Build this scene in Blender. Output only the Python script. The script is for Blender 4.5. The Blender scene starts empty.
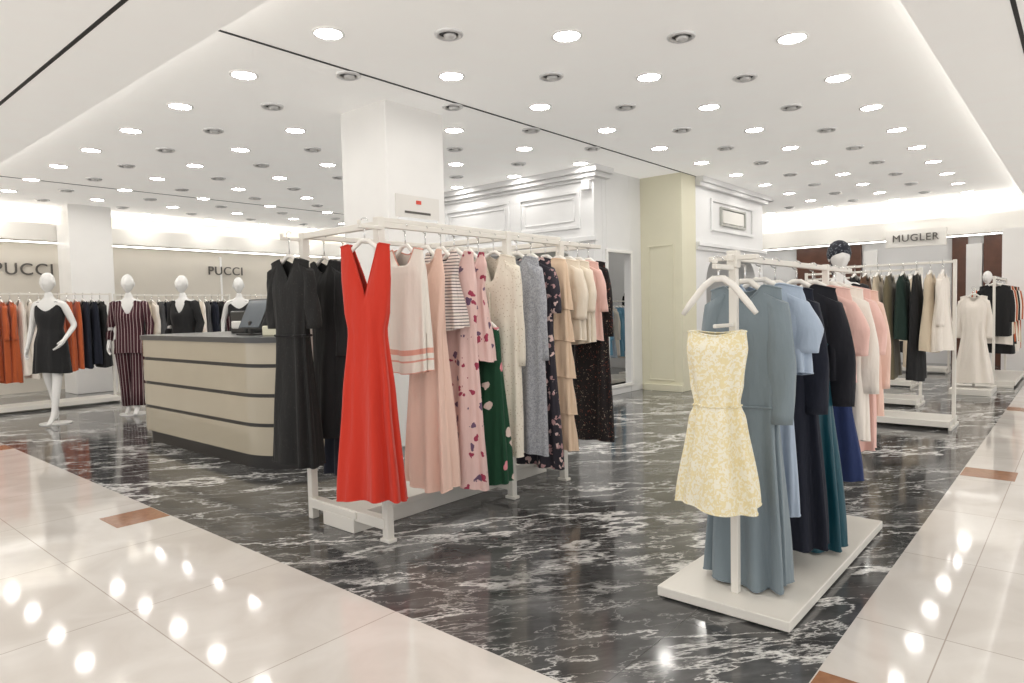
import bpy, math, random
from mathutils import Vector, Matrix
random.seed(7)
S=bpy.context.scene
COL=S.collection
H=3.16; HS=2.95
# ---------------------------------------------------------------- materials
def new_mat(name):
    m=bpy.data.materials.new(name); m.use_nodes=True
    nt=m.node_tree; b=nt.nodes['Principled BSDF']; return m,nt,b
def c4(c): return (c[0],c[1],c[2],1)
def srgb(r,g,b,k=None):
    f=lambda v:(v/255/12.92) if v/255<=.04045 else ((v/255+.055)/1.055)**2.4
    if k is None: k=.95 if min(r,g,b)>140 else .8
    return (f(r)*k,f(g)*k,f(b)*k)
def mat(name,col,rough=.5,metal=0,emit=0,coat=0,var=.04,nscale=3):
    m,nt,b=new_mat(name)
    N=nt.nodes; L=nt.links
    tc=N.new('ShaderNodeTexCoord'); n=N.new('ShaderNodeTexNoise'); n.inputs['Scale'].default_value=nscale; n.inputs['Detail'].default_value=3
    L.new(tc.outputs['Object'],n.inputs['Vector'])
    mx=N.new('ShaderNodeMix'); mx.data_type='RGBA'
    mx.inputs[6].default_value=c4([v*(1-var) for v in col]); mx.inputs[7].default_value=c4([min(1,v*(1+var)) for v in col])
    L.new(n.outputs['Fac'],mx.inputs[0]); L.new(mx.outputs[2],b.inputs['Base Color'])
    b.inputs['Roughness'].default_value=rough; b.inputs['Metallic'].default_value=metal
    b.inputs['Coat Weight'].default_value=coat
    if emit:
        b.inputs['Emission Color'].default_value=c4(col); b.inputs['Emission Strength'].default_value=emit
    return m
def fabric(name,col,col2=None,pat=None,scale=10,thr=.3,rough=.85,sheen=None,col3=None):
    m,nt,b=new_mat(name); N=nt.nodes; L=nt.links
    if sheen is None: sheen=.2 if sum(col)>.3 else .03
    tc=N.new('ShaderNodeTexCoord')
    n=N.new('ShaderNodeTexNoise'); n.inputs['Scale'].default_value=5; n.inputs['Detail'].default_value=4
    mp=N.new('ShaderNodeMapping'); mp.inputs['Scale'].default_value=(3,3,.8)
    L.new(tc.outputs['Object'],mp.inputs[0]); L.new(mp.outputs[0],n.inputs['Vector'])
    bump=N.new('ShaderNodeBump'); bump.inputs['Strength'].default_value=.5; bump.inputs['Distance'].default_value=.03
    L.new(n.outputs['Fac'],bump.inputs['Height']); L.new(bump.outputs[0],b.inputs['Normal'])
    b.inputs['Roughness'].default_value=rough; b.inputs['Sheen Weight'].default_value=sheen
    b.inputs['Base Color'].default_value=c4(col)
    if pat:
        mx=N.new('ShaderNodeMix'); mx.data_type='RGBA'; mx.inputs[6].default_value=c4(col); mx.inputs[7].default_value=c4(col2)
        if pat in('floral','dots'):
            v=N.new('ShaderNodeTexVoronoi'); v.inputs['Scale'].default_value=scale
            if pat=='floral':
                ns=N.new('ShaderNodeTexNoise'); ns.inputs['Scale'].default_value=scale*1.6
                va=N.new('ShaderNodeVectorMath'); va.operation='MULTIPLY_ADD'; va.inputs[1].default_value=(.06,.06,.06)
                L.new(tc.outputs['Object'],ns.inputs['Vector']); L.new(ns.outputs['Color'],va.inputs[0]); L.new(tc.outputs['Object'],va.inputs[2]); L.new(va.outputs[0],v.inputs['Vector'])
            else: L.new(tc.outputs['Object'],v.inputs['Vector'])
            lt=N.new('ShaderNodeMath'); lt.operation='LESS_THAN'; lt.inputs[1].default_value=thr
            L.new(v.outputs['Distance'],lt.inputs[0]); L.new(lt.outputs[0],mx.inputs[0])
            if col3:
                m2=N.new('ShaderNodeMix'); m2.data_type='RGBA'; m2.inputs[6].default_value=c4(col2); m2.inputs[7].default_value=c4(col3)
                sp=N.new('ShaderNodeSeparateColor'); L.new(v.outputs['Color'],sp.inputs[0])
                g=N.new('ShaderNodeMath'); g.operation='GREATER_THAN'; g.inputs[1].default_value=.5
                L.new(sp.outputs[0],g.inputs[0]); L.new(g.outputs[0],m2.inputs[0]); L.new(m2.outputs[2],mx.inputs[7])
        elif pat in('hstripe','vstripe'):
            sp=N.new('ShaderNodeSeparateXYZ'); L.new(tc.outputs['Object'],sp.inputs[0])
            mu=N.new('ShaderNodeMath'); mu.operation='MULTIPLY'; mu.inputs[1].default_value=scale
            fr=N.new('ShaderNodeMath'); fr.operation='FRACT'; lt=N.new('ShaderNodeMath'); lt.operation='LESS_THAN'; lt.inputs[1].default_value=thr
            L.new(sp.outputs[2 if pat=='hstripe' else 0],mu.inputs[0]); L.new(mu.outputs[0],fr.inputs[0]); L.new(fr.outputs[0],lt.inputs[0]); L.new(lt.outputs[0],mx.inputs[0])
        elif pat=='brocade':
            v=N.new('ShaderNodeTexNoise'); v.inputs['Scale'].default_value=scale; v.inputs['Detail'].default_value=2; v.inputs['Distortion'].default_value=1.5
            L.new(tc.outputs['Object'],v.inputs['Vector'])
            g=N.new('ShaderNodeMath'); g.operation='GREATER_THAN'; g.inputs[1].default_value=thr
            L.new(v.outputs['Fac'],g.inputs[0]); L.new(g.outputs[0],mx.inputs[0])
        L.new(mx.outputs[2],b.inputs['Base Color'])
    return m
# ---------------------------------------------------------------- mesh builder
class B:
    def __init__(s): s.v=[];s.f=[];s.mi=[];s.sm=[];s.mats=[]
    def m(s,mt):
        if mt not in s.mats: s.mats.append(mt)
        return s.mats.index(mt)
    def add(s,vs,fs,mt,smooth=False):
        o=len(s.v); s.v+= [tuple(p) for p in vs]; k=s.m(mt)
        for f in fs: s.f.append(tuple(i+o for i in f)); s.mi.append(k); s.sm.append(smooth)
    def box(s,x0,x1,y0,y1,z0,z1,mt):
        vs=[(x0,y0,z0),(x1,y0,z0),(x1,y1,z0),(x0,y1,z0),(x0,y0,z1),(x1,y0,z1),(x1,y1,z1),(x0,y1,z1)]
        s.add(vs,[(0,3,2,1),(4,5,6,7),(0,1,5,4),(1,2,6,5),(2,3,7,6),(3,0,4,7)],mt)
    def prism(s,pts,z0,z1,mt,smooth=False):
        n=len(pts); vs=[(p[0],p[1],z0) for p in pts]+[(p[0],p[1],z1) for p in pts]
        s.add(vs,[tuple(range(n-1,-1,-1)),tuple(range(n,2*n))],mt)
        o=[]
        for i in range(n): j=(i+1)%n; o.append((i,j,n+j,n+i))
        s.add(vs,o,mt,smooth)
    def slab(s,pts,axis,a0,a1,mt):
        n=len(pts)
        mk=(lambda a,p:(a,p[0],p[1])) if axis=='x' else (lambda a,p:(p[0],a,p[1]))
        vs=[mk(a0,p) for p in pts]+[mk(a1,p) for p in pts]
        fs=[tuple(range(n)),tuple(range(2*n-1,n-1,-1))]
        for i in range(n): j=(i+1)%n; fs.append((i,n+i,n+j,j))
        s.add(vs,fs,mt)
    def loft(s,rings,mt,smooth=True,closed=True,caps=False,mts=None):
        n=len(rings[0]); o=len(s.v)
        for r in rings: s.v+=[tuple(p) for p in r]
        for i in range(len(rings)-1):
            k=s.m(mts[i] if mts else mt)
            for j in range(n if closed else n-1):
                a=o+i*n+j; b=o+i*n+(j+1)%n
                s.f.append((a,b,b+n,a+n)); s.mi.append(k); s.sm.append(smooth)
        if caps:
            k=s.m(mt)
            s.f.append(tuple(o+j for j in range(n-1,-1,-1))); s.mi.append(k); s.sm.append(False)
            q=o+(len(rings)-1)*n; s.f.append(tuple(q+j for j in range(n))); s.mi.append(k); s.sm.append(False)
    def tube(s,pts,r,mt,n=8,caps=True,flat=1):
        pts=[Vector(p) for p in pts]; rs=r if isinstance(r,(list,tuple)) else [r]*len(pts); rings=[]
        up=Vector((0.123,.377,.918))
        for i,p in enumerate(pts):
            t=(pts[min(i+1,len(pts)-1)]-pts[max(i-1,0)]).normalized()
            a=t.cross(up); 
            if a.length<.1: a=t.cross(Vector((1,0,0)))
            a.normalize(); b=a.cross(t)
            rings.append([p+(a*math.cos(q)+b*math.sin(q)*flat)*rs[i] for q in [2*math.pi*k/n for k in range(n)]])
        s.loft(rings,mt,True,True,caps)
    def ell(s,c,r,mt,nu=16,nv=10,fn=None):
        rings=[]
        for i in range(nv+1):
            ph=math.pi*i/nv; ph=min(max(ph,.02),math.pi-.02)
            ring=[]
            for j in range(nu):
                th=2*math.pi*j/nu
                p=Vector((math.sin(ph)*math.cos(th),math.sin(ph)*math.sin(th),math.cos(ph)))
                if fn: p=fn(p)
                ring.append((c[0]+p.x*r[0],c[1]+p.y*r[1],c[2]+p.z*r[2]))
            rings.append(ring)
        s.loft(rings,mt,True,True,True)
    def build(s,name,origin=(0,0,0),parent=None,bevel=0,rot=0):
        me=bpy.data.meshes.new(name)
        ox,oy,oz=origin
        me.from_pydata([(a-ox,b-oy,c-oz) for a,b,c in s.v],[],s.f)
        for mt in s.mats: me.materials.append(mt)
        for p,k,sm in zip(me.polygons,s.mi,s.sm): p.material_index=k; p.use_smooth=sm
        me.update()
        o=bpy.data.objects.new(name,me); COL.objects.link(o); o.location=origin
        if parent: o.parent=parent; o.matrix_parent_inverse=Matrix.Translation(parent.location).inverted()
        if bevel:
            bv=o.modifiers.new('bevel','BEVEL'); bv.width=bevel; bv.segments=2; bv.limit_method='ANGLE'; bv.angle_limit=math.radians(50)
        return o
# ---------------------------------------------------------------- palette
M_ceil_glow=mat('ceiling_paint_fill_glow',(.82,.805,.775),.9,emit=.22)  # ceiling colour also emits evenly, an added glow serving as fill light
M_fas=mat('fascia_paint',(.84,.82,.78),.9)
M_wall=mat('wall_paint',(.70,.655,.58),.8)
M_white=mat('white_lacquer',(.88,.87,.85),.35)
M_whitem=mat('white_molding',(.80,.80,.80),.6)
M_cream=mat('cream_paint',(.76,.73,.57),.6)
M_rack=mat('rack_white_metal',(.80,.77,.71),.35)
M_hang=mat('hanger_white',(.86,.83,.78),.3)
M_hook=mat('hook_chrome',(.7,.7,.7),.2,1)
M_dark=mat('dark_slot',(.03,.03,.03),.7)
M_kbeige=mat('kiosk_lacquer',(.46,.405,.305),.15,coat=.5)
M_kdark=mat('kiosk_dark_trim',(.02,.017,.015),.4)
M_ktop=mat('kiosk_top_stone',(.06,.06,.06),.3)
M_brown=mat('brown_tile',(.36,.18,.10),.12,var=.3,nscale=30)
M_wood=mat('dark_wood',(.12,.05,.03),.4,var=.4,nscale=6)
M_man=mat('mannequin_gloss',(.80,.79,.77),.25)
M_emit=mat('downlight_glow',(1,.965,.91),.5,emit=37,var=0)
M_cove=mat('cove_led',(1,.98,.94),.5,emit=6,var=0)
M_cove2=mat('cove_led_soft',(1,.98,.94),.5,emit=3.5,var=0)
M_ring=mat('spot_ring_metal',(.76,.76,.76),.3,.3)
M_trim=mat('downlight_trim',(.9,.9,.88),.4)
M_black=mat('black_plastic',(.02,.02,.02),.35)
M_screen=mat('screen_glass',(.10,.12,.14),.1)
M_paper=mat('printed_card',(.8,.78,.74),.6)
M_redp=mat('red_print',(.7,.08,.05),.6)
M_gray=mat('sign_gray',(.45,.45,.42),.5)
M_letter=mat('sign_letters',(.10,.09,.08),.4)
def marble():
    m,nt,b=new_mat('dark_marble'); N=nt.nodes; L=nt.links
    g=N.new('ShaderNodeNewGeometry')
    mp=N.new('ShaderNodeMapping'); mp.vector_type='TEXTURE'; mp.inputs['Rotation'].default_value=(0,0,math.radians(-40)); mp.inputs['Scale'].default_value=(2.0,.75,1)
    L.new(g.outputs['Position'],mp.inputs[0])
    def noise(sc,det,dist,rough=.6,off=0):
        n=N.new('ShaderNodeTexNoise'); n.inputs['Scale'].default_value=sc; n.inputs['Detail'].default_value=det; n.inputs['Distortion'].default_value=dist; n.inputs['Roughness'].default_value=rough
        a=N.new('ShaderNodeVectorMath'); a.inputs[1].default_value=(off,off*1.7,0)
        L.new(mp.outputs[0],a.inputs[0]); L.new(a.outputs[0],n.inputs['Vector']); return n.outputs['Fac']
    def ramp(src,pts):
        r=N.new('ShaderNodeValToRGB'); e=r.color_ramp.elements
        while len(e)<len(pts): e.new(.5)
        for k,(p,c) in enumerate(pts): e[k].position=p; e[k].color=c4((c,c,c))
        L.new(src,r.inputs[0]); return r.outputs[0]
    def mul(a,b_):
        q=N.new('ShaderNodeMath'); q.operation='MULTIPLY'
        L.new(a,q.inputs[0]); L.new(b_,q.inputs[1]); return q.outputs[0]
    def mx_(a,b_):
        q=N.new('ShaderNodeMath'); q.operation='MAXIMUM'; L.new(a,q.inputs[0]); L.new(b_,q.inputs[1]); return q.outputs[0]
    base=ramp(noise(3.2,9,.3,.68),[(.3,.034),(.46,.066),(.58,.10),(.72,.17)])
    v1=mul(ramp(noise(1.0,9,.15,.64,3.1),[(.484,0),(.496,1),(.504,1),(.516,0)]),ramp(noise(.9,3,0,.5,9),[(.42,0),(.52,1)]))
    v2=mul(ramp(noise(2.0,8,.2,.62,7.7),[(.490,0),(.5,.9),(.510,0)]),ramp(noise(1.2,3,0,.5,2),[(.40,0),(.53,1)]))
    v3=ramp(noise(4.5,6,.3,.6,1.7),[(.491,0),(.5,.3),(.509,0)])
    v=mx_(mx_(v1,v2),v3)
    mx=N.new('ShaderNodeMix'); mx.data_type='RGBA'; L.new(v,mx.inputs[0]); L.new(base,mx.inputs[6]); mx.inputs[7].default_value=(.78,.77,.75,1)
    br=N.new('ShaderNodeTexBrick'); br.offset=0; br.inputs['Scale'].default_value=1; br.inputs['Brick Width'].default_value=1.2; br.inputs['Row Height'].default_value=1.2; br.inputs['Mortar Size'].default_value=.002
    br.inputs['Color1'].default_value=(1,1,1,1); br.inputs['Color2'].default_value=(.93,.93,.93,1); br.inputs['Mortar'].default_value=(.45,.45,.45,1)
    L.new(g.outputs['Position'],br.inputs['Vector'])
    m2=N.new('ShaderNodeMix'); m2.data_type='RGBA'; m2.blend_type='MULTIPLY'; m2.inputs[0].default_value=1
    L.new(mx.outputs[2],m2.inputs[6]); L.new(br.outputs['Color'],m2.inputs[7]); L.new(m2.outputs[2],b.inputs['Base Color'])
    b.inputs['Roughness'].default_value=.10; b.inputs['IOR'].default_value=1.5
    return m
def lighttile():
    m,nt,b=new_mat('cream_floor_tile'); N=nt.nodes; L=nt.links
    g=N.new('ShaderNodeNewGeometry')
    ad=N.new('ShaderNodeVectorMath'); ad.inputs[1].default_value=(20.55,20.32,0); L.new(g.outputs['Position'],ad.inputs[0])
    n=N.new('ShaderNodeTexNoise'); n.inputs['Scale'].default_value=2.2; n.inputs['Detail'].default_value=8; n.inputs['Distortion'].default_value=1.2
    L.new(g.outputs['Position'],n.inputs['Vector'])
    r=N.new('ShaderNodeValToRGB'); e=r.color_ramp.elements; e[0].position=.35; e[0].color=(.665,.625,.585,1); e[1].position=.65; e[1].color=(.76,.73,.695,1)
    L.new(n.outputs['Fac'],r.inputs[0])
    br=N.new('ShaderNodeTexBrick'); br.offset=0; br.inputs['Scale'].default_value=1; br.inputs['Brick Width'].default_value=.9; br.inputs['Row Height'].default_value=.9; br.inputs['Mortar Size'].default_value=.0025
    br.inputs['Color1'].default_value=(1,1,1,1); br.inputs['Color2'].default_value=(.95,.94,.93,1); br.inputs['Mortar'].default_value=(.62,.57,.53,1)
    L.new(ad.outputs[0],br.inputs['Vector'])
    m2=N.new('ShaderNodeMix'); m2.data_type='RGBA'; m2.blend_type='MULTIPLY'; m2.inputs[0].default_value=1
    L.new(r.outputs[0],m2.inputs[6]); L.new(br.outputs['Color'],m2.inputs[7]); L.new(m2.outputs[2],b.inputs['Base Color'])
    b.inputs['Roughness'].default_value=.07
    return m
M_marble=marble(); M_tile=lighttile()
# ---------------------------------------------------------------- room
XB,YB=1.75,.68
b=B(); b.box(XB,15.5,YB,14,-.1,0,M_marble); b.build('floor')
b=B(); b.box(-5,XB,-5,14,-.1,0,M_tile); b.box(XB,15.5,-5,YB,-.1,0,M_tile)
for y in (.93,4.53,8.13,11.7): b.box(1.44,1.745,y-.15,y+.15,-.01,.0015,M_brown)
for x in (2.2,5.8,9.4,13): b.box(x-.15,x+.15,.36,.675,-.01,.0015,M_brown)
b.build('floor')
b=B()
b.box(1.98,15.5,.83,14,H,H+.1,M_ceil_glow)
b.box(-5,1.98,-5,14,HS,H+.1,M_ceil_glow); b.box(1.98,15.5,-5,.83,HS,H+.1,M_ceil_glow)
b.box(2.05,11.9,4.418,4.442,H-.004,H+.001,M_dark)
b.box(2.05,13,10.88,10.905,H-.004,H+.001,M_dark)
b.box(1.445,1.47,.4,14,HS-.004,HS+.001,M_dark); b.box(1.475,15.5,.335,.36,HS-.004,HS+.001,M_dark)
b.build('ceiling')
b=B()
b.box(1.985,2.005,.9,13.9,3.03,3.05,M_cove); b.box(2.05,15,.835,.855,3.03,3.05,M_cove2)
b.box(2.0,14.6,13.5,13.58,2.86,2.88,M_cove); b.box(14.9,14.98,.9,13.4,2.76,2.78,M_cove)
b.build('cove_light_strip')
b=B(); b.box(1.98,15.5,13.4,14,2.6,2.83,M_fas); b.box(1.98,15.5,13.4,13.44,2.83,2.88,M_fas); b.build('trim_1')
b=B(); b.box(14.8,15.5,-5,13.4,2.45,2.73,M_fas); b.box(14.8,14.84,-5,13.4,2.73,2.78,M_fas); b.build('trim_2')
b=B(); b.box(-5,15.5,14,14.15,0,H,M_wall); b.build('wall_back')
b=B(); b.box(15.5,15.65,-5,14.15,0,H,M_whitem); b.build('wall_right')
b=B(); b.box(2.2,14.6,13.7,13.74,2.585,2.598,M_cove); b.box(15.1,15.14,-2,13,2.435,2.448,M_cove); b.build('cove_light_strip')
b=B()
for x0 in (2.2,4.7,8.2,10.5):
    b.box(x0,x0+2.1,13.95,13.998,.3,2.45,M_wall)
    b.box(x0-.04,x0,13.94,13.998,.3,2.5,M_white); b.box(x0+2.1,x0+2.14,13.94,13.998,.3,2.5,M_white)
b.build('trim_3')
b=B()
for y0,y1 in ((.8,1.5),(3.6,4.9),(1.75,2.0)):
    b.box(15.42,15.498,y0,y1,0,2.44,M_wood)
for y0 in (-1,1.52,3.3):
    b.box(15.40,15.498,y0,y0+.25,0,2.3,M_white)
b.build('trim_4')
b=B(); b.box(14.2,14.79,.55,1.12,0,2.45,M_white); b.build('column_wall')
b=B(); n=16
def disc(cx,cy,z,r,mt,flip=True):
    vs=[(cx+r*math.cos(2*math.pi*k/n),cy+r*math.sin(2*math.pi*k/n),z) for k in range(n)]
    b.add(vs,[tuple(range(n-1,-1,-1))],mt)
def annul(cx,cy,z0,r0,r1,mt,d=.012):
    prof=[(r0,z0),(r0,z0-d*.5),((r0+r1)/2,z0-d),(r1,z0-d*.6),(r1,z0)]
    b.loft([[(cx+r*math.cos(2*math.pi*k/n),cy+r*math.sin(2*math.pi*k/n),z) for k in range(n)] for r,z in prof],mt)
def blocked(x,y): return (7.55<x<12.3 and 4.3<y<9.7) or (3.8<x<4.7 and 4.65<y<5.6)
GX=[2.75+1.165*i for i in range(11)]; GY=[1.64+1.155*j for j in range(11)]
for x in GX:
    for y in GY:
        if y>13.2 or blocked(x,y): continue
        disc(x,y,H-.003,.092,M_emit); annul(x,y,H,.09,.11,M_trim)
for x in (-3.2,-1.4,.4,):  # out-of-view downlights along the aisle, added to light it
    for y in (-3,-1.2,1.2,3.4,5.6,7.8,10,12.2): disc(x,y,HS-.003,.088,M_emit); annul(x,y,HS,.086,.105,M_trim)
for x in (3,5.2,7.4,9.6,11.8,14):  # second unseen aisle run, likewise added for its light
    for y in (-3,-1.2): disc(x,y,HS-.003,.088,M_emit); annul(x,y,HS,.086,.105,M_trim)
for x,y in ((9.6,6.2),(11,6.8),(8.8,7.6)): disc(x,y,H-.003,.088,M_emit); annul(x,y,H,.086,.105,M_trim)
b.build('ceiling_downlights')
b=B()
for x in GX:
    for y in GY:
        x2=x+.57; y2=y+.57
        if y2>13.2 or x2>14.5 or blocked(x2,y2): continue
        annul(x2,y2,H,.068,.10,M_ring,.022); disc(x2,y2,H-.002,.07,M_black)
        b.ell((x2+.012,y2,H-.012),(.046,.046,.024),M_ring,12,6)
b.build('ceiling_spotlights')
b=B(); b.box(3.91,4.62,4.8,5.47,0,H,M_white); b.build('column_main',bevel=.01)
b=B(); b.box(3.7,4.35,12.75,13.38,0,H,M_white); b.build('column_rear',bevel=.01)
# ---------------------------------------------------------------- portal walls
def arch_pts(h0,h1,o0,o1,ot,r,z1):
    p=[(h0,0),(h0,z1),(h1,z1),(h1,0),(o1,0),(o1,ot-r)]
    for k in range(1,9):
        a=math.pi/2*k/8; p.append((o1-r+r*math.cos(a),ot-r+r*math.sin(a)))
    for k in range(0,8):
        a=math.pi/2*k/8; p.append((o0+r-r*math.sin(a),ot-r+r*math.cos(a)))
    p+= [(o0,ot-r),(o0,0)]
    return p
def frame_x(b,x,y0,y1,z0,z1,w=.05,d=.03,mt=M_whitem):
    b.box(x-d,x,y0,y1,z0,z0+w,mt); b.box(x-d,x,y0,y1,z1-w,z1,mt); b.box(x-d,x,y0,y0+w,z0+w,z1-w,mt); b.box(x-d,x,y1-w,y1,z0+w,z1-w,mt)
def frame_y(b,y,x0,x1,z0,z1,w=.05,d=.03,mt=M_whitem):
    b.box(x0,x1,y-d,y,z0,z0+w,mt); b.box(x0,x1,y-d,y,z1-w,z1,mt); b.box(x0,x0+w,y-d,y,z0+w,z1-w,mt); b.box(x1-w,x1,y-d,y,z0+w,z1-w,mt)
b=B()
b.slab(arch_pts(5.1,9.5,5.42,7.7,2.08,.35,H),'x',7.7,7.9,M_whitem)
b.box(7.9,8.0,5.1,5.2,0,H,M_whitem); b.box(8.62,8.95,5.1,5.2,0,H,M_whitem); b.box(8.0,8.62,5.1,5.2,2.03,H,M_whitem); b.box(8.0,8.62,5.1,5.2,0,.12,M_whitem)
frame_y(b,5.1,7.96,8.66,.10,2.07,.045,.03,M_white)
for y0,y1 in ((5.32,6.42),(6.6,7.98),(8.15,9.3)):
    frame_x(b,7.7,y0,y1,2.35,2.88); frame_x(b,7.7,y0+.1,y1-.1,2.45,2.78,.02,.015)
for d,z0,z1 in ((.14,3.08,H),(.09,3.02,3.08),(.04,2.98,3.02),(.07,2.16,2.23),(.03,2.10,2.16)):
    b.box(7.7-d,7.7,5.1-d,9.5,z0,z1,M_whitem)
for d,z0,z1 in ((.14,3.08,H),(.09,3.02,3.08)):
    b.box(7.7,8.0,5.1-d,5.1,z0,z1,M_whitem)
b.prism([(7.62,5.13),(7.7,5.13),(7.7,5.25),(7.62,5.25)],2.86,2.98,M_whitem)
b.build('wall_portal_left',bevel=.006)
b=B(); b.box(8.95,9.4,4.43,5.2,0,H,M_cream); frame_x(b,8.95,4.56,4.98,.15,2.15,.025,.015,M_cream); b.box(8.90,8.95,4.43,5.05,0,.1,M_cream); b.build('column_cream',bevel=.006)
b=B()
b.slab(arch_pts(9.4,12.1,9.75,11.75,2.0,.4,H),'y',4.43,4.63,M_whitem)
frame_y(b,4.43,9.9,11.6,2.4,2.9)
for d,z0,z1 in ((.12,3.08,H),(.08,3.02,3.08),(.06,2.14,2.20),(.03,2.08,2.14)):
    b.box(9.4,12.1+d,4.43-d,4.43,z0,z1,M_whitem); b.box(12.1,12.1+d,4.43,8,z0,z1,M_whitem)
frame_y(b,4.43,10.25,11.25,2.5,2.8,.035,.04,M_gray); b.box(10.33,11.17,4.40,4.43,2.55,2.75,M_paper)
b.box(11.9,12.1,4.63,8,0,H,M_whitem)
b.build('wall_portal_right',bevel=.006)
b=B(); b.box(9.4,12,8.0,8.15,0,H,M_gray); b.box(7.9,12,9.35,9.5,0,H,M_whitem); b.build('wall_inner')
# ---------------------------------------------------------------- garments
def sstep(a,b_,t): 
    t=min(max((t-a)/(b_-a),0),1); return t*t*(3-2*t)
def interp(P,t):
    for i in range(len(P)-1):
        if t<=P[i+1][0]:
            a,c=P[i],P[i+1]; k=(t-a[0])/(c[0]-a[0]+1e-9); k=k*k*(3-2*k)*.5+k*.5
            return [a[j]+(c[j]-a[j])*k for j in range(1,len(a))]
    return list(P[-1][1:])
def garment(b,cx,cy,zt,zb,prof,mt,ang=90,neck=(.08,.08,.03),slope=.25,tc=.14,amp=.018,k=7,sleeve=None,bands=None,hem=.01,n=72,rows=26,hang=None,p=1.6,smt=None,seed=None,trim=None,belt=None,br=.012):
    a=math.radians(ang); U=(math.cos(a),math.sin(a)); V=(-math.sin(a),math.cos(a))
    rnd=random.Random(seed if seed is not None else int(cx*997+cy*131))
    ph=rnd.uniform(0,6); ph2=rnd.uniform(0,6); L=zt-zb
    def W(u,v,z): return (cx+U[0]*u+V[0]*v, cy+U[1]*u+V[1]*v, z)
    ts=[tc*i/7 for i in range(8)]+[tc+(1-tc)*(i+1)/rows for i in range(rows)]
    rings=[];mts=[]
    zc=zt-tc*L
    for i,t in enumerate(ts):
        hw,hd=interp(prof,t); g=sstep(tc*.6,1,t)**.7; ring=[]
        for j in range(n):
            th=2*math.pi*j/n; c=math.cos(th); s_=math.sin(th)
            f=amp*g*(math.sin(k*th+ph+1.3*math.sin(2*th+ph2)+.5*math.sin(3*t))+.5*math.sin((2*k-3)*th+ph2+2*t))
            u=hw*math.copysign(abs(c)**.8,c); v=hd*math.copysign(abs(s_)**.9,s_)
            v+=f*(1 if s_>0 else -1)*abs(s_)**.4; u+=f*.6*c
            if t<=tc+1e-6:
                au=abs(u); dep=neck[1] if v>0 else neck[2]
                zz=zt-(slope*(au-neck[0]) if au>neck[0] else dep*(1-(au/neck[0])**p))
                z=zz+(zc-zz)*(t/tc)
            else: z=zt-t*L+hem*g*math.sin(2*th+ph)*t
            ring.append(W(u,v,z))
        rings.append(ring)
        if i:
            mm=mt
            for (t0,t1,bm) in (bands or []):
                if t0<=(ts[i]+ts[i-1])/2<t1: mm=bm
            mts.append(mm)
    b.loft(rings,mt,mts=mts)
    if n>40:
        for rg,rad in ((rings[0],.004),(rings[-1],.003)):
            b.tube(rg+[rg[0],rg[1]],rad,trim or mt,5,False)
        if belt:
            rg=rings[min(range(len(ts)),key=lambda q:abs(ts[q]-belt[0]))]
            rg2=[(cx+(q[0]-cx)*1.02,cy+(q[1]-cy)*1.02,rg[0][2]) for q in rg]
            b.tube(rg2+[rg2[0],rg2[1]],br,belt[1],6,False,flat=.6)
    if sleeve:
        hw0=interp(prof,0)[0]
        ln,out,rs=sleeve
        for sg in(-1,1):
            z0=zt-slope*(hw0-neck[0])-rs[0]*1.0; R=[]; q=16; m_=len(rs)*4
            for i in range(m_+1):
                t=i/m_; x=t*(len(rs)-1); i0=min(int(x),len(rs)-2); r=rs[i0]+(rs[i0+1]-rs[i0])*(x-i0)
                uu=sg*(hw0-rs[0]*.5+out*math.sin(min(t*1.6,1)*math.pi/2)); zz=z0-ln*t+ .02*(1-t)
                R.append([W(uu+r*math.cos(w),.6*r*math.sin(w)+.007*math.sin(3*w+9*t+ph)+.02*t*math.sin(ph),zz+ (r*.5*math.cos(w)*sg*-1*(1-t) )) for w in [2*math.pi*e/q for e in range(q)]])
            b.loft(R,smt or mt,caps=True)
    if hang: hanger(b,cx,cy,zt,hang,ang,min(interp(prof,0)[0]*.92,.2))
def hanger(b,cx,cy,z,zr,ang=90,hw=.19,mt=None,drop=.075,r=.012):
    a=math.radians(ang); U=(math.cos(a),math.sin(a)); mt=mt or M_hang
    P=[(-hw,-drop),(-hw*.8,-drop*.68),(-hw*.4,-.01),(-.02,.018),(.02,.018),(hw*.4,-.01),(hw*.8,-drop*.68),(hw,-drop)]
    b.tube([(cx+U[0]*u,cy+U[1]*u,z+q) for u,q in P],[r*.7,r,r,r,r,r,r,r*.7],mt,8)
    b.tube([(cx,cy,z+.01),(cx,cy,zr-.02)],.004,M_hook,6)
    pts=[(cx+U[0]*.022*math.sin(w),cy+U[1]*.022*math.sin(w),zr-.002-.022*math.cos(w)) for w in [math.pi*2*e/10 for e in range(0,8)]]
    b.tube(pts,.003,M_hook,6)
def G(name,cx,cy,zt,zb,prof,mt,hang=None,**kw):
    b=B(); garment(b,cx,cy,zt,zb,prof,mt,hang=hang,**kw); return b.build(name,(cx,cy,zt))
c=srgb
F_red=fabric('red_crepe',c(224,54,30)); F_blk=fabric('black_dotted',(.010,.010,.010),(.07,.065,.06),'dots',70,.12)
F_white=fabric('white_cotton',c(242,234,224)); F_pinktrim=fabric('pink_trim',c(232,170,152))
F_blush=fabric('blush_crepe',c(242,206,190)); F_stripe=fabric('striped_cotton',c(238,224,216),c(80,70,80),'hstripe',55,.3)
F_cherry=fabric('pink_floral_print',c(236,202,196),c(178,60,90),'floral',15,.30,col3=c(120,90,120))
F_green=fabric('green_floral_print',c(24,78,52),c(236,150,160),'floral',9,.27,col3=c(238,215,205))
F_lace=fabric('ivory_lace',c(238,230,214),c(206,192,170),'dots',55,.22)
F_gray=fabric('gray_tweed',c(184,186,192),c(154,156,164),'brocade',90,.5)
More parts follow.
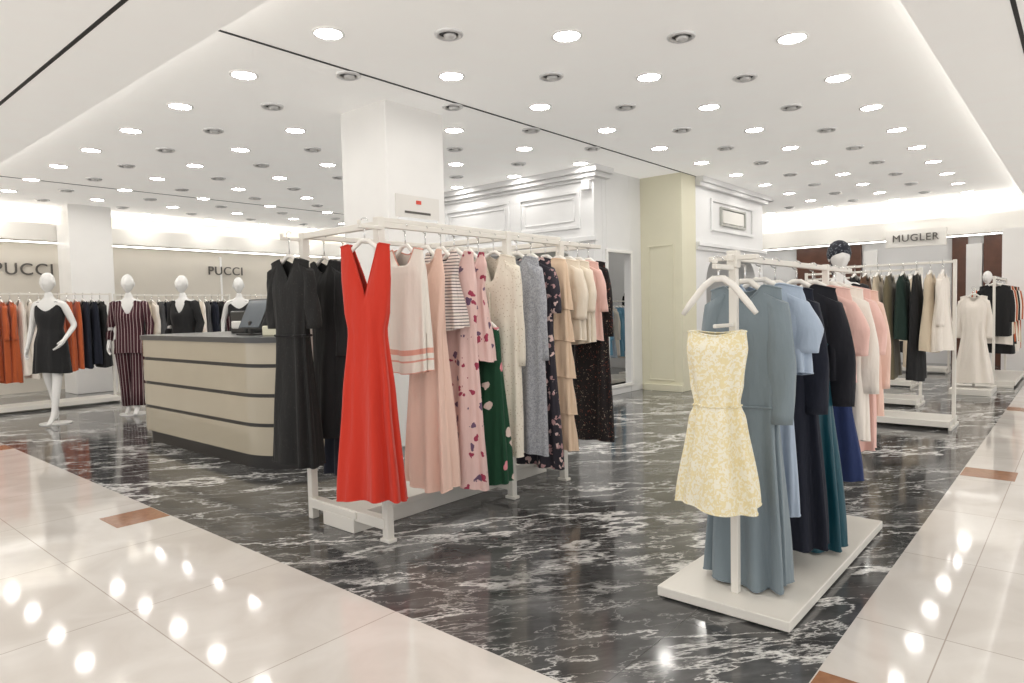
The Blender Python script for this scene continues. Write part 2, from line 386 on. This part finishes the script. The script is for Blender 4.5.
F_bwf=fabric('dark_floral_print',c(56,52,62),c(236,206,200),'floral',20,.36,col3=c(190,150,150))
F_peach=fabric('peach_chiffon',c(234,206,178)); F_cream=fabric('cream_silk',c(242,230,212)); F_pink=fabric('pink_silk',c(238,196,186))
F_bfl=fabric('black_floral_print',c(28,20,22),c(170,90,74),'floral',42,.2,col3=c(180,160,140))
F_navy=fabric('navy_crepe',c(20,26,44)); F_blue=fabric('dusty_blue_crepe',c(134,148,156,.85)); F_lblue=fabric('light_blue_cotton',c(184,200,220,.85))
F_teal=fabric('teal_satin',c(12,80,96),rough=.45); F_dnavy=fabric('ink_wool',c(18,20,32)); F_royal=fabric('royal_blue',c(40,58,108))
F_yellow=fabric('pale_yellow_brocade',c(246,241,222),c(238,224,178),'brocade',55,.5)
F_rust=fabric('rust_crepe',c(204,98,48)); F_black=fabric('black_wool',(.010,.010,.011)); F_maroon=fabric('maroon_stripe',c(70,26,38),c(200,180,178),'vstripe',28,.14)
F_olive=fabric('olive_wool',c(120,110,84)); F_brown=fabric('brown_wool',c(110,78,56)); F_beige=fabric('beige_knit',c(212,196,172)); F_dgreen=fabric('dark_green',c(26,50,42)); F_greyd=fabric('charcoal',c(90,90,92))
F_sky=fabric('sky_blue_print',c(120,176,210)); F_scarf=fabric('scarf_print',c(30,34,46),c(180,186,196),'dots',60,.22)
P_dress=[(0,.165,.02),(.14,.185,.05),(.35,.17,.05),(1,.225,.085)]
P_straight=[(0,.18,.02),(.15,.2,.05),(1,.21,.07)]
P_aline=[(0,.145,.015),(.13,.145,.035),(.26,.132,.045),(.34,.108,.045),(.6,.14,.06),(1,.185,.085)]
P_top=[(0,.18,.02),(.3,.2,.05),(1,.205,.06)]
P_slip=[(0,.13,.012),(.12,.15,.03),(.35,.125,.045),(1,.175,.08)]
ZR=1.72; Y1=2.88; XA=2.28
b=B()
def post(b,x,y,z0,z1,r=.022): b.box(x-r,x+r,y-r,y+r,z0,z1,M_rack)
for x in (XA,3.32,3.90): post(b,x,Y1,0,1.76 if x<3.9 else 1.72,.023)
for x in (XA,3.90): post(b,x,3.60,0,1.74,.023)
b.box(XA,4.42,Y1-.015,Y1+.015,ZR-.015,ZR+.015,M_rack); b.box(XA,4.3,3.585,3.615,ZR-.015,ZR+.015,M_rack)
for x in (XA,3.32,3.90,4.3): b.box(x-.018,x+.018,Y1,3.60,ZR-.018,ZR+.018,M_rack)
b.box(XA,3.90,Y1-.012,Y1+.012,1.735,1.76,M_rack)
for x in (XA,3.90): b.box(x-.03,x+.03,Y1,3.60,.07,.13,M_rack)
b.box(3.29,3.35,Y1,3.3,.06,.11,M_rack)
b.box(2.24,4.05,3.12,3.46,.085,.125,M_rack); b.box(2.24,4.03,3.14,3.44,.0,.085,M_rack)
for x in (XA,3.32,3.90): b.box(x-.028,x+.028,Y1-.04,Y1+.04,0,.02,M_rack)
for y in (2.86,3.61):
    b.box(2.13,XA,y-.01,y+.01,1.69,1.71,M_rack)
    b.box(2.13,2.145,y-.01,y+.01,1.71,1.73,M_rack)
rack1=b.build('garment_rack',(3.1,3.2,0),bevel=.004)
b=B(); b.box(2.40,2.72,2.875,2.885,1.775,1.90,M_paper); b.box(2.42,2.70,2.87,2.89,1.755,1.775,M_hook); b.box(2.545,2.58,2.871,2.875,1.855,1.875,M_redp); b.box(2.46,2.65,2.872,2.875,1.80,1.812,M_letter)
b.build('shop_sign',(2.6,2.87,1.75))
G('red_dress',2.17,2.86,1.61,.27,P_aline,F_red,hang=1.725,neck=(.085,.27,.22),p=1.0,slope=.2,amp=.022,k=6,tc=.24,ang=112)
G('black_dress',2.18,3.60,1.58,.36,[(0,.165,.02),(.15,.155,.05),(.35,.135,.05),(1,.185,.08)],F_blk,hang=1.725,neck=(.07,.12,.03),p=1.0,sleeve=(.34,.03,[.05,.055,.06]),belt=(.38,F_black),ang=98)
G('navy_dress',2.56,3.60,1.58,.22,P_dress,F_navy,hang=ZR)
G('dark_coat',2.42,3.60,1.58,.5,P_straight,F_black,hang=ZR,sleeve=(.5,.03,[.06,.06,.06]))
G('white_sleeveless_top',2.46,Y1,1.60,.92,[(0,.14,.02),(.2,.155,.05),(1,.165,.06)],F_white,hang=ZR,bands=[(.82,.85,F_pinktrim),(.9,.92,F_pinktrim)],rows=60,trim=F_pinktrim,neck=(.09,.12,.03))
G('blush_dress',2.61,Y1,1.60,.24,P_slip,F_blush,hang=ZR,neck=(.1,.16,.08),amp=.028)
G('striped_top',2.73,Y1,1.60,1.15,P_slip,F_stripe,hang=ZR,neck=(.1,.12,.05))
G('floral_pink_dress',2.84,Y1,1.60,.20,[(0,.155,.02),(.14,.17,.05),(.35,.155,.05),(1,.205,.08)],F_cherry,hang=ZR,neck=(.1,.14,.08))
G('pink_camisole',2.96,Y1,1.60,.95,P_slip,F_cherry,hang=ZR,neck=(.1,.14,.08))
G('green_floral_skirt',3.05,Y1,1.14,.19,[(0,.15,.03),(.1,.16,.04),(1,.21,.09)],F_green,hang=None,neck=(.2,.0,.0),slope=0)
b=B(); hanger(b,3.05,Y1,1.20,ZR,90,.15); b.build('clothes_hanger',(3.05,Y1,1.3))
b=B(); garment(b,3.19,Y1,1.60,.34,P_straight,F_lace,hang=ZR,neck=(.07,.2,.03),p=1,sleeve=(.62,.03,[.055,.05,.045]))
b.box(3.118,3.128,Y1-.018,Y1+.018,.36,1.36,F_lace)
for q in range(7): b.ell((3.116,Y1,1.3-.13*q),(.006,.011,.011),M_hook,8,5)
b.build('ivory_cardigan',(3.19,Y1,1.6))
G('gray_coat',3.42,Y1,1.60,.30,P_straight,F_gray,hang=ZR,sleeve=(.6,.03,[.06,.055,.05]))
G('dark_floral_dress',3.57,Y1,1.60,.19,P_dress,F_bwf,hang=ZR,sleeve=(.3,.03,[.06,.07,.06]),amp=.025)
b=B()
for i in range(5): garment(b,3.73,Y1,1.60-.25*i,1.60-.25*i-.32 if i else 1.25,[(0,.17+.006*i,.03+.005*i),(.2,.185+.006*i,.05+.005*i),(1,.20+.006*i,.075+.005*i)],F_peach,neck=(.08,.05,.03) if i==0 else (.3,0,0),slope=.2 if i==0 else 0,hang=ZR if i==0 else None,rows=8,k=11)
b.build('peach_ruffle_dress',(3.73,Y1,1.6))
G('cream_blouse',3.88,Y1,1.60,1.02,P_top,F_cream,hang=ZR,sleeve=(.35,.04,[.055,.06,.055]))
G('beige_blouse',4.0,Y1,1.60,1.0,P_top,F_cream,hang=ZR,sleeve=(.3,.03,[.055,.06,.06]))
G('pink_blouse',4.12,Y1,1.60,1.02,P_top,F_pink,hang=ZR,sleeve=(.3,.03,[.055,.06,.06]))
G('black_floral_dress',4.26,Y1,1.60,.25,[(0,.15,.02),(.15,.16,.05),(1,.19,.09)],F_bfl,hang=ZR,sleeve=(.5,.03,[.05,.05,.045]))
# rack 2
Y2=1.1; Z2=1.44
b=B()
b.box(2.54,4.05,.835,1.39,.008,.05,M_rack); b.box(2.58,4.01,.87,1.35,0,.008,M_dark)
post(b,2.68,Y2,.05,1.40,.016); post(b,3.95,Y2,.05,1.46,.016)
b.box(2.64,4.45,Y2-.013,Y2+.013,Z2-.013,Z2+.013,M_rack)
post(b,2.68,Y2,1.40,1.47,.022)
b.box(2.66,2.70,Y2-.10,Y2+.10,Z2-.01,Z2+.01,M_rack)
b.box(2.49,2.68,Y2-.01,Y2+.01,1.39,1.41,M_rack); b.box(2.49,2.505,Y2-.01,Y2+.01,1.41,1.43,M_rack)
b.box(2.49,2.68,Y2-.008,Y2+.008,1.16,1.175,M_rack)
b.build('garment_rack',(3.3,1.1,0),bevel=.004)
b=B(); hanger(b,2.53,Y2,1.335,1.42,95,.145,drop=.12,r=.014); b.build('clothes_hanger',(2.53,Y2,1.3))
G('yellow_brocade_dress',2.51,Y2,1.15,.46,[(0,.112,.025),(.1,.118,.05),(.3,.10,.05),(.42,.08,.048),(.5,.10,.06),(1,.155,.10)],F_yellow,neck=(.09,.02,.01),slope=.15,hang=None,amp=.024,k=5,rows=30,belt=(.42,F_yellow),br=.007,ang=100)
G('dusty_blue_maxi_dress',2.80,Y2,1.33,.07,[(0,.15,.02),(.14,.16,.045),(.38,.13,.05),(1,.175,.075)],F_blue,hang=Z2,sleeve=(.5,.03,[.055,.06,.05]),neck=(.08,.07,.03),amp=.03,belt=(.4,F_blue),br=.009)
G('light_blue_blouse',2.97,Y2,1.34,.95,P_top,F_lblue,hang=Z2,sleeve=(.22,.04,[.055,.075,.055]))
G('light_blue_skirt',3.0,Y2,1.0,.33,[(0,.12,.03),(1,.15,.05)],F_lblue,neck=(.3,0,0),slope=0,hang=None)
G('navy_maxi_dress',3.16,Y2,1.33,.15,P_dress,F_navy,hang=Z2,sleeve=(.5,.04,[.055,.06,.055]),amp=.025)
G('teal_skirt',3.40,Y2,1.05,.075,[(0,.16,.04),(1,.235,.09)],F_teal,neck=(.3,0,0),slope=0,amp=.02)
G('ink_blouse',3.46,Y2,1.34,.88,P_top,F_dnavy,hang=Z2,sleeve=(.5,.06,[.06,.065,.06]))
G('royal_blue_skirt',3.8,Y2,.95,.32,P_dress,F_royal,neck=(.3,0,0),slope=0)
G('pink_blouse',3.72,Y2,1.34,.85,P_top,F_pink,hang=Z2,sleeve=(.28,.05,[.06,.075,.06]))
G('striped_shirt',3.98,Y2,1.34,.5,P_top,F_white,hang=Z2,sleeve=(.5,.05,[.06,.06,.06]))
G('rose_dress',4.14,Y2,1.34,.42,P_top,F_pink,hang=Z2,sleeve=(.3,.05,[.06,.07,.06]))
G('rose_blouse',4.32,Y2,1.33,.6,P_top,F_blush,hang=Z2,sleeve=(.5,.04,[.06,.06,.05]))
# ---------------------------------------------------------------- kiosk
def rrect(x0,x1,y0,y1,r,off=0):
    x0-=off;x1+=off;y0-=off;y1+=off; P=[]
    for (cx,cy,a0,rr) in ((x0,y0,180,r[0]),(x1,y0,270,r[1]),(x1,y1,0,r[2]),(x0,y1,90,r[3])):
        sx=1 if cx==x0 else -1; sy=1 if cy==y0 else -1
        for k in range(13):
            a=math.radians(a0+90*k/12); P.append((cx+sx*rr+rr*math.cos(a),cy+sy*rr+rr*math.sin(a)))
    return P
b=B(); rr=(.5,.1,.1,.3); K=(2.70,3.86,4.72,7.5)
b.prism(rrect(*K,rr,-.04),0,.12,M_kdark,True)
zs=[.12,.35,.38,.59,.62,.83,.86,1.03]
for i in range(0,8,2):
    b.prism(rrect(*K,rr,0),zs[i],zs[i+1],M_kbeige,True)
    if i<6: b.prism(rrect(*K,rr,-.012),zs[i+1],zs[i+2],M_kdark,True)
b.prism(rrect(*K,rr,.015),1.03,1.075,M_ktop,True)
b.build('cash_desk',(3.3,6,0),bevel=.004)
b=B(); 
sx,sy=3.05,5.72
b.box(sx-.08,sx+.08,sy-.12,sy+.12,1.075,1.09,M_black); b.box(sx-.015,sx+.015,sy-.02,sy+.02,1.09,1.2,M_black)
vs=[(sx-.02,sy-.2,1.13),(sx-.02,sy+.2,1.13),(sx+.1,sy+.2,1.40),(sx+.1,sy-.2,1.40)]
vs+= [(a+.025,q,z) for a,q,z in vs]
b.add(vs,[(0,3,2,1),(4,5,6,7),(0,1,5,4),(1,2,6,5),(2,3,7,6),(3,0,4,7)],M_black)
vs=[(sx-.023,sy-.18,1.145),(sx-.023,sy+.18,1.145),(sx+.093,sy+.18,1.385),(sx+.093,sy-.18,1.385)]
b.add(vs,[(0,3,2,1)],M_screen); b.build('payment_monitor',(sx,sy,1.08),bevel=.004)
b=B(); b.box(2.95,3.2,4.95,5.35,1.075,1.16,M_cream); b.box(3.0,3.15,5.0,5.3,1.16,1.20,M_paper); b.build('gift_box',(3.1,5.2,1.08),bevel=.01)
b=B(); b.box(3.3,3.6,6.3,6.6,1.075,1.3,M_black); b.box(3.28,3.31,6.35,6.55,1.12,1.2,M_paper); b.build('receipt_printer',(3.4,6.4,1.08),bevel=.015)
# ---------------------------------------------------------------- mannequins
def mannequin(name,x,y,face,outfit,hs=1.0,scarf=False,pose=0):
    root=bpy.data.objects.new(name,None); COL.objects.link(root); root.location=(x,y,0); root.rotation_euler=(0,0,math.radians(face)); root.scale=(hs,)*3
    J={}; V=[];E=[];Rd=[]
    def j(n,p,r,par=None):
        J[n]=len(V); V.append(p); Rd.append(r if isinstance(r,tuple) else (r,r))
        if par: E.append((J[par],J[n]))
    j('pelvis',(0,0,.98),(.135,.10)); j('waist',(0,.01,1.14),(.10,.085),'pelvis'); j('chest',(0,.0,1.32),(.125,.10),'waist'); j('ub',(0,0,1.44),(.09,.07),'chest'); j('neck',(0,-.005,1.52),.048,'ub'); j('nt',(0,-.015,1.60),.045,'neck')
    A={}
    for s,sd in ((-1,'L'),(1,'R')):
        j('sh'+sd,(s*.16,0,1.44),.05,'ub')
        el=(s*.23,.03,1.17); wr=(s*.235,-.06,.95)
        if pose==1 and s==1: el=(s*.25,.05,1.18); wr=(s*.22,-.12,1.02)
        j('el'+sd,el,.037,'sh'+sd); j('wr'+sd,wr,.024,'el'+sd)
        hd=Vector(wr)-Vector(el); hd.normalize(); pm=Vector(wr)+hd*.07
        j('pm'+sd,tuple(pm),(.034,.018),'wr'+sd)
        for q,(o,l) in enumerate(((-.024,.07),(-.008,.08),(.008,.075),(.024,.06))):
            f1=pm+hd*.035+Vector((0,o,0)); f2=f1+hd*l*.5+Vector((-s*.012,0,0)); f3=f2+hd*l*.45+Vector((-s*.022,0,0))
            j('f%d'%q+sd,tuple(f1),.0095,'pm'+sd); j('g%d'%q+sd,tuple(f2),.008,'f%d'%q+sd); j('h%d'%q+sd,tuple(f3),.0065,'g%d'%q+sd)
        t1=Vector(wr)+hd*.04+Vector((-s*.01,-.035,0)); t2=t1+hd*.04+Vector((-s*.01,-.012,0))
        j('t1'+sd,tuple(t1),.011,'pm'+sd); j('t2'+sd,tuple(t2),.008,'t1'+sd)
        fx=s*.07; fy=-.08*s*(1 if pose==0 else 1.8)
        j('hip'+sd,(s*.085,0,.90),.088,'pelvis'); j('kn'+sd,(s*.08,fy*.4-.01,.52),.052,'hip'+sd); j('cf'+sd,(s*.075,fy*.7+.01,.38),.05,'kn'+sd)
        j('an'+sd,(fx,fy,.12),.03,'cf'+sd); j('ft'+sd,(fx,fy-.10,.035),(.032,.024),'an'+sd); j('to'+sd,(fx,fy-.16,.022),(.024,.014),'ft'+sd)
        j('he'+sd,(fx,fy+.035,.075),.026,'an'+sd)
        A[sd]=[(s*.16,0,1.44),el,wr,(fx,fy,.12),(s*.08,fy*.4-.01,.52),(s*.085,0,.90)]
    me=bpy.data.meshes.new('body'); me.from_pydata(V,E,[]); me.materials.append(M_man)
    o=bpy.data.objects.new('body',me); COL.objects.link(o); o.parent=root
    o.modifiers.new('skin','SKIN')
    sv=me.skin_vertices[0].data
    for i,r in enumerate(Rd): sv[i].radius=r; sv[i].use_root=(i==0)
    sd=o.modifiers.new('sub','SUBSURF'); sd.levels=2; sd.render_levels=2
    o.modifiers['skin'].use_smooth_shade=True
    b=B()
    def hf(p):
        q=p.copy()
        if p.z<0: q.x*=1-.28*(-p.z); q.y=q.y*(1-.12*-p.z)-.10*(-p.z)
        else: q.y+=.12*p.z
        w=math.exp(-((p.x/.16)**2+((p.z+.12)/.22)**2)) if p.y<0 else 0
        q.y-=.17*w
        w2=math.exp(-((p.x/.28)**2+((p.z+.55)/.09)**2)) if p.y<0 else 0
        q.y-=.06*w2
        for ex in(-.38,.38):
            w3=math.exp(-(((p.x-ex)/.2)**2+((p.z-.05)/.14)**2)) if p.y<0 else 0
            q.y+=.08*w3
        return q
    b.ell((0,-.02,1.70),(.075,.098,.12),M_man,32,24,hf)
    for s in(-1,1): b.ell((s*.075,0,1.69),(.008,.018,.03),M_man,8,6)
    if scarf:
        b.ell((0,-.0,1.725),(.09,.115,.11),F_scarf,20,14,lambda p:Vector((p.x,p.y,max(p.z,-.5+.5*p.y*-1))))
        b.tube([(0,.09,1.69),(.02,.13,1.6),(.03,.12,1.48)],[.04,.05,.02],F_scarf)
    b.build('head',parent=None).parent=root
    b=B(); b.prism([(.17*math.cos(a),.17*math.sin(a)) for a in [2*math.pi*k/28 for k in range(28)]],0,.012,M_man,True); b.tube([(0,.06,.01),(0,.06,.5)],.008,M_hook); b.build('stand').parent=root
    b=B(); top,bot,kind=outfit
    if kind=='dress':
        garment(b,0,0,1.47,.62,[(0,.165,.06),(.2,.155,.13),(.38,.13,.115),(.6,.175,.14),(1,.2,.16)],top,ang=180,neck=(.09,.10,.04),tc=.15,amp=.012)
    elif kind=='top_skirt':
        garment(b,0,0,1.47,.95,[(0,.17,.06),(.35,.16,.13),(.6,.14,.12),(1,.17,.13)],top,ang=180,neck=(.09,.12,.04),tc=.3,amp=.004)
        garment(b,0,0,1.06,.55,[(0,.14,.12),(.3,.175,.14),(1,.17,.14)],bot,ang=180,neck=(.5,0,0),slope=0,tc=.1,amp=.008)
    else:
        garment(b,0,0,1.48,.80,[(0,.18,.07),(.3,.175,.14),(.55,.155,.125),(1,.20,.15)],top,ang=180,neck=(.08,.22,.03),p=1,tc=.25,amp=.006)
        for s_ in 'LR':
            a=A[s_]; h,kn,an=Vector(a[5]),Vector(a[4]),Vector(a[3])
            b.tube([h+Vector((0,0,.08)),h-Vector((0,0,.12)),kn,(kn+an)/2,an],[.11,.105,.085,.085,.09],bot,14)
    if kind!='dress':
        for s_ in 'LR':
            a=A[s_]; sh,el,wr=map(Vector,a[:3])
            b.tube([sh+(sh-el)*.12,sh,(sh+el)/2,el,(el+wr)/2,wr+(el-wr)*.1],[.03,.068,.056,.052,.046,.042],top,12)
    b.build('outfit').parent=root
    return root
mannequin('mannequin',2.5,9.45,-45,(F_black,F_black,'dress'),1.0,pose=1)
mannequin('mannequin',3.38,9.45,-35,(F_maroon,F_maroon,'suit'),1.0)
mannequin('mannequin',4.05,9.4,-60,(F_black,F_black,'suit'),1.0)
mannequin('mannequin',4.9,9.5,-30,(F_black,F_black,'dress'),1.0)
mannequin('mannequin',5.55,1.45,-60,(F_black,F_dnavy,'suit'),.94,scarf=True)
mannequin('mannequin',14.0,1.3,-90,(F_rust,F_black,'top_skirt'),.95)
b=B(); b.box(3.42,3.62,9.05,9.12,.62,.80,M_black); b.tube([(3.45,9.08,.8),(3.46,9.08,.95),(3.52,9.08,1.0),(3.58,9.08,.95),(3.59,9.08,.8)],.007,M_black); b.build('handbag',(3.5,9.08,.7),bevel=.015)
# ---------------------------------------------------------------- distant racks
def far_rack(x0,y0,x1,y1,zr,fabs,bot=(.35,.6),base=True,step=.11,wd=.19):
    b=B(); L=math.hypot(x1-x0,y1-y0); dx,dy=(x1-x0)/L,(y1-y0)/L; nx,ny=-dy,dx
    ang=math.degrees(math.atan2(dy,dx))+90
    for t in (0,L):
        px,py=x0+dx*t,y0+dy*t
        post(b,px,py,0,zr+.02,.016); b.box(min(px-nx*.22,px+nx*.22)-.015,max(px-nx*.22,px+nx*.22)+.015,min(py-ny*.22,py+ny*.22)-.015,max(py-ny*.22,py+ny*.22)+.015,0,.03,M_rack)
    b.box(min(x0,x1)-.012,max(x0,x1)+.012,min(y0,y1)-.012,max(y0,y1)+.012,zr-.012,zr+.012,M_rack)
    if base: b.box(min(x0,x1)-abs(nx)*.25,max(x0,x1)+abs(nx)*.25,min(y0,y1)-abs(ny)*.25,max(y0,y1)+abs(ny)*.25,.03,.09,M_rack)
    b.build('garment_rack',((x0+x1)/2,(y0+y1)/2,0),bevel=.003)
    b=B(); t=.1; i=0
    while t<L-.06:
        f=fabs[i%len(fabs)]; rn=random.random(); zb=random.uniform(*bot)
        pr=random.choice([P_dress,P_straight,P_top])
        garment(b,x0+dx*t,y0+dy*t,zr-.1,zb,pr,f,ang=ang,n=32,rows=10,k=5,hang=zr,sleeve=(.45,.03,[.055,.055,.05]) if rn>.5 else None)
        t+=step*random.uniform(.9,1.1); i+=1
    b.build('hanging_garments',((x0+x1)/2,(y0+y1)/2,zr))
far_rack(2.2,11.2,3.75,11.2,1.62,[F_rust]*3+[F_white]*2+[F_beige]+[F_rust]*4+[F_navy,F_navy,F_black,F_black],(.4,.6))
far_rack(3.95,11.6,5.8,11.6,1.62,[F_black,F_maroon,F_black,F_beige,F_white,F_greyd,F_navy],(.6,.9))
far_rack(6.0,11.6,8.2,11.6,1.62,[F_black,F_dgreen,F_navy,F_beige,F_lblue],(.6,.9))
far_rack(7.75,.98,7.75,1.98,1.62,[F_white,F_beige,F_black,F_dgreen,F_olive,F_beige,F_brown,F_black],(.35,.9))
far_rack(9.2,1.5,9.2,2.8,1.62,[F_beige,F_cream,F_brown,F_black,F_white],(.4,.8))
far_rack(11.6,1.0,13.4,1.0,1.55,[F_black,F_white,F_beige,F_black,F_rust],(.4,.8))
far_rack(11.2,1.9,11.2,3.4,1.62,[F_black,F_brown,F_cream,F_dgreen,F_blush,F_white],(.4,.8))
far_rack(13.6,1.8,13.6,4.2,1.62,[F_black,F_white,F_beige,F_greyd,F_rust,F_navy],(.4,.9))
far_rack(10.3,6.1,11.6,6.1,1.62,[F_black,F_brown,F_rust,F_greyd],(.4,.7))
far_rack(9.1,6.0,10.0,6.0,1.35,[F_sky,F_lblue,F_white,F_sky],(.3,.6))
far_rack(8.4,6.6,8.4,8.6,1.62,[F_black,F_blush,F_white,F_bwf,F_beige],(.4,.7))
b=B(); b.box(10.45,11.15,.92,1.38,0,.08,M_rack); post(b,10.85,1.15,.08,1.4,.015); b.build('display_plinth',(10.85,1.15,0),bevel=.005)
G('white_evening_dress',10.78,1.15,1.30,.14,[(0,.15,.03),(.15,.15,.07),(.4,.13,.07),(1,.22,.12)],F_white,hang=1.4,sleeve=(.5,.04,[.05,.045,.04]))
# ---------------------------------------------------------------- signs
def text(name,s,loc,rot,size,mt):
    cu=bpy.data.curves.new(name,'FONT'); cu.body=s; cu.size=size; cu.extrude=.01; cu.align_x='CENTER'; cu.align_y='CENTER'; cu.materials.append(mt); cu.space_character=1.1
    o=bpy.data.objects.new(name,cu); COL.objects.link(o); o.location=loc; o.rotation_euler=rot; return o
text('wall_sign','PUCCI',(3.34,13.93,2.13),(math.pi/2,0,0),.29,M_letter)
text('wall_sign','PUCCI',(6.92,13.93,2.2),(math.pi/2,0,0),.25,M_letter)
b=B(); b.box(14.72,14.79,2.0,3.0,2.28,2.6,M_paper); bs=b.build('wall_signboard')
text('wall_sign','MUGLER',(14.70,2.5,2.44),(math.pi/2,0,-math.pi/2),.19,M_letter)
# ---------------------------------------------------------------- world & camera
w=bpy.data.worlds.new('World'); S.world=w; w.use_nodes=True; w.node_tree.nodes['Background'].inputs[0].default_value=(1,.99,.98,1); w.node_tree.nodes['Background'].inputs[1].default_value=.95
cam=bpy.data.cameras.new('camera'); co=bpy.data.objects.new('camera',cam); COL.objects.link(co); S.camera=co
f=670.1; cam.sensor_width=36; cam.lens=f/1024*36; cam.clip_start=.05
pit,rol,yaw=map(math.radians,(2.716,1.295,40.676))
Fv=Vector((math.cos(yaw)*math.cos(pit),math.sin(yaw)*math.cos(pit),-math.sin(pit))); Rt=Vector((math.sin(yaw),-math.cos(yaw),0)); Uv=Rt.cross(Fv)
R2=Rt*math.cos(rol)-Uv*math.sin(rol); U2=Uv*math.cos(rol)+Rt*math.sin(rol)
co.matrix_world=Matrix((( R2.x,U2.x,-Fv.x,0),(R2.y,U2.y,-Fv.y,0),(R2.z,U2.z,-Fv.z,1.25),(0,0,0,1)))
S.view_settings.view_transform='Standard'; S.view_settings.exposure=.45
